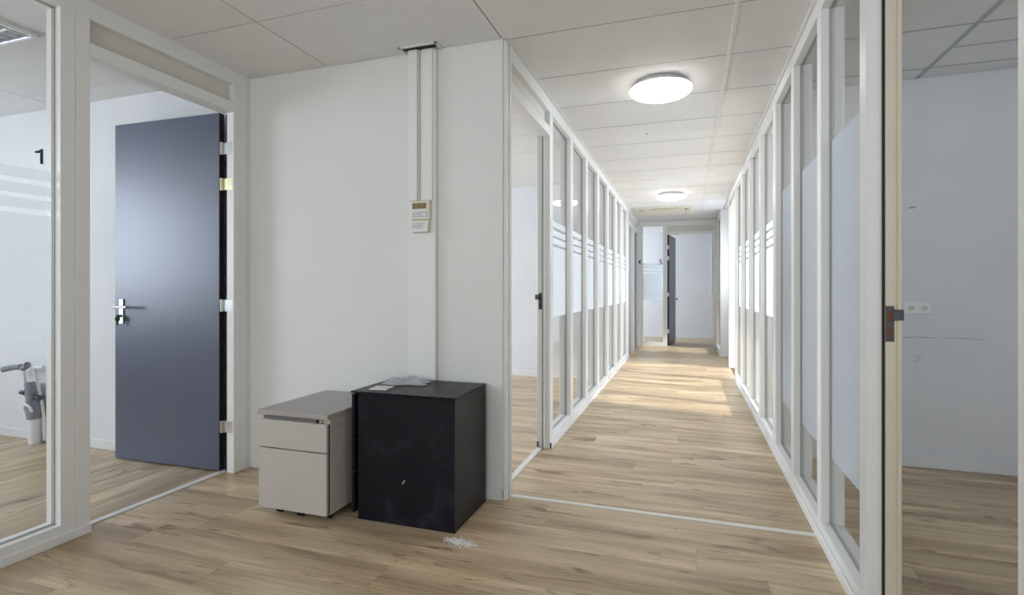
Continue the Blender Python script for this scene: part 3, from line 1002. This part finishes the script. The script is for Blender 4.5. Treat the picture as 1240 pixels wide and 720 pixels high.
# ------------------------------------------------------------------ louvred light in room one
lf = empty('louvre_light', (-4.005, 1.63, H))
tag(lf, 'unlit fluorescent ceiling fitting with shiny louvres behind the numbered pane', 'light fitting')
fw, fd = .595, .30
bm = bmesh.new()
add_box(bm, (-fw, -fd, -.02), (fw, -fd + .02, .0), .001); add_box(bm, (-fw, fd - .02, -.02), (fw, fd, .0), .001)
add_box(bm, (-fw, -fd + .02, -.02), (-fw + .02, fd - .02, 0), .001); add_box(bm, (fw - .02, -fd + .02, -.02), (fw, fd - .02, 0), .001)
link('frame', bm, M_SOCKET, lf)
pbox(lf, 'reflector', (-fw + .02, -fd + .02, -.002), (fw - .02, fd - .02, 0), M_ALU, 0)
for k in range(3):
    y = -.19 + k * .19
    cyl('tube', (-fw + .03, y, -.012), (fw - .03, y, -.012), .008, M_SOCKET, lf)
for k in range(15):
    x = -fw + .06 + k * .0775
    pbox(lf, 'louvre_blade', (x, -fd + .02, -.020), (x + .006, fd - .02, -.003), M_ALU, .001)
for k in range(4):
    y = -.285 + k * .19
    pbox(lf, 'louvre_rail', (-fw + .02, y - .012, -.021), (fw - .02, y + .012, -.004), M_ALU, .003)

# ------------------------------------------------------------------ pipe stubs in room one
pp = empty('drain_pipe_stub', (-4.79, 2.69, 0))
tag(pp, 'white drain pipe with grey sleeve and two thin pipes behind the numbered pane', 'pipes')
cyl('drain_pipe', (.0, 0, 0), (-.004, 0, .19), .040, M_PVC, pp, seg=24)
cyl('drain_collar', (-.004, 0, .19), (-.02, 0, .30), .048, M_FOAM, pp, seg=24)
tube('white_band', [(.03, -.035, .25), (.02, -.045, .29), (-.02, -.052, .31), (-.055, -.04, .28), (-.06, -.02, .22)], .010, M_PVC, pp)
tube('grey_sleeve', [(-.018, 0, .29), (-.035, 0, .36), (-.048, .0, .47)], .040, M_FOAM, pp)
for k in range(5): cyl('sleeve_ring', (-.024 - k * .006, 0, .325 + k * .030), (-.026 - k * .006, 0, .335 + k * .030), .043, M_FOAM, pp, seg=20)
tube('water_pipe', [(-.03, .02, 0), (-.05, .02, .12), (-.075, .02, .25), (-.125, .02, .36), (-.135, .015, .42), (-.135, .0, .56)], .011, M_PVC, pp)
tube('water_pipe', [(.065, .03, .02), (.055, .03, .18), (.03, .03, .30), (.0, .03, .38), (-.012, .02, .46), (-.008, .0, .57)], .011, M_PVC, pp)
tube('grip', [(-.145, -.01, .585), (-.22, -.03, .578), (-.29, -.05, .562)], .022, M_FOAM, pp)
tube('grip', [(-.125, -.01, .575), (-.07, -.02, .592), (-.035, -.03, .610)], .022, M_FOAM, pp)
tube('upper_bend', [(-.035, 0, .60), (.0, 0, .585), (.06, .02, .585)], .013, M_PVC, pp)
for x, z in ((-.128, .385), (.03, .355)):
    vv = cyl('valve', (x - .02, -.01, z), (x + .028, -.01, z), .016, M_DARKMETAL, pp)
    cyl('valve_knob', (x + .03, -.01, z), (x + .045, -.01, z), .022, M_DARKMETAL, pp)

# ------------------------------------------------------------------ socket, switch and marks
sk = empty('double_socket', (1.463, 4.2, 1.063))
tag(sk, 'white double power socket on the bluish wall of the dim room at right', 'socket')
pbox(sk, 'frame', (-.082, -.011, -.040), (.082, 0, .040), M_SOCKET, .004)
for x in (-.036, .036):
    s_ = pbox(sk, 'socket_insert', (x - .030, -.0135, -.030), (x + .030, -.010, .030), M_SOCKET, .002)
    c_ = cyl('socket_well', (x, -.0145, 0), (x, -.0125, 0), .0205, M_OLD, sk, seg=28)
    cyl('well_floor', (x, -.0150, 0), (x, -.0140, 0), .0175, M_HEAD, sk, seg=28)
    for dx in (-.0095, .0095): cyl('pin_hole', (x + dx, -.0156, 0), (x + dx, -.0146, 0), .003, M_BLACK, sk, seg=10)
    for dz in (-.016, .016): pbox(sk, 'earth_clip', (x - .003, -.0160, dz - .003), (x + .003, -.0146, dz + .003), M_STEEL, .0005)


def mark(x0, x1, z0, z1, n, seed):
    rr = random.Random(seed)
    bm = bmesh.new()
    for k in range(n):
        t = k / max(1, n - 1)
        x = x0 + (x1 - x0) * t + rr.uniform(-.006, .006); z = z0 + (z1 - z0) * t + rr.uniform(-.002, .002)
        l = rr.uniform(.006, .02)
        add_box(bm, (x - l, -.0006, z - rr.uniform(.0006, .0016)), (x + l, 0, z + rr.uniform(.0006, .0016)))
    return bm


for a in ((1.37, 1.56, .866, .868, 16, 1), (1.60, 1.83, .870, .862, 14, 2), (1.425, 1.447, 1.735, 1.742, 7, 3), (1.46, 1.475, .70, .74, 5, 4)):
    o = link('scuff_mark', mark(*a), M_SCUFF, wdim); o.location = (0, 4.2, 0)

sw = empty('wall_switch', (.56, 13.5, 1.09))
tag(sw, 'small white switch box on the end room wall, beside the door jamb', 'switch')
pbox(sw, 'housing', (-.045, -.03, -.075), (.045, 0, .075), M_SOCKET, .004)
pbox(sw, 'rocker', (-.03, -.036, -.03), (.03, -.028, .05), M_OLD, .002)
pbox(sw, 'conduit', (-.008, -.014, .075), (.008, 0, 1.5), M_SOCKET, .002)
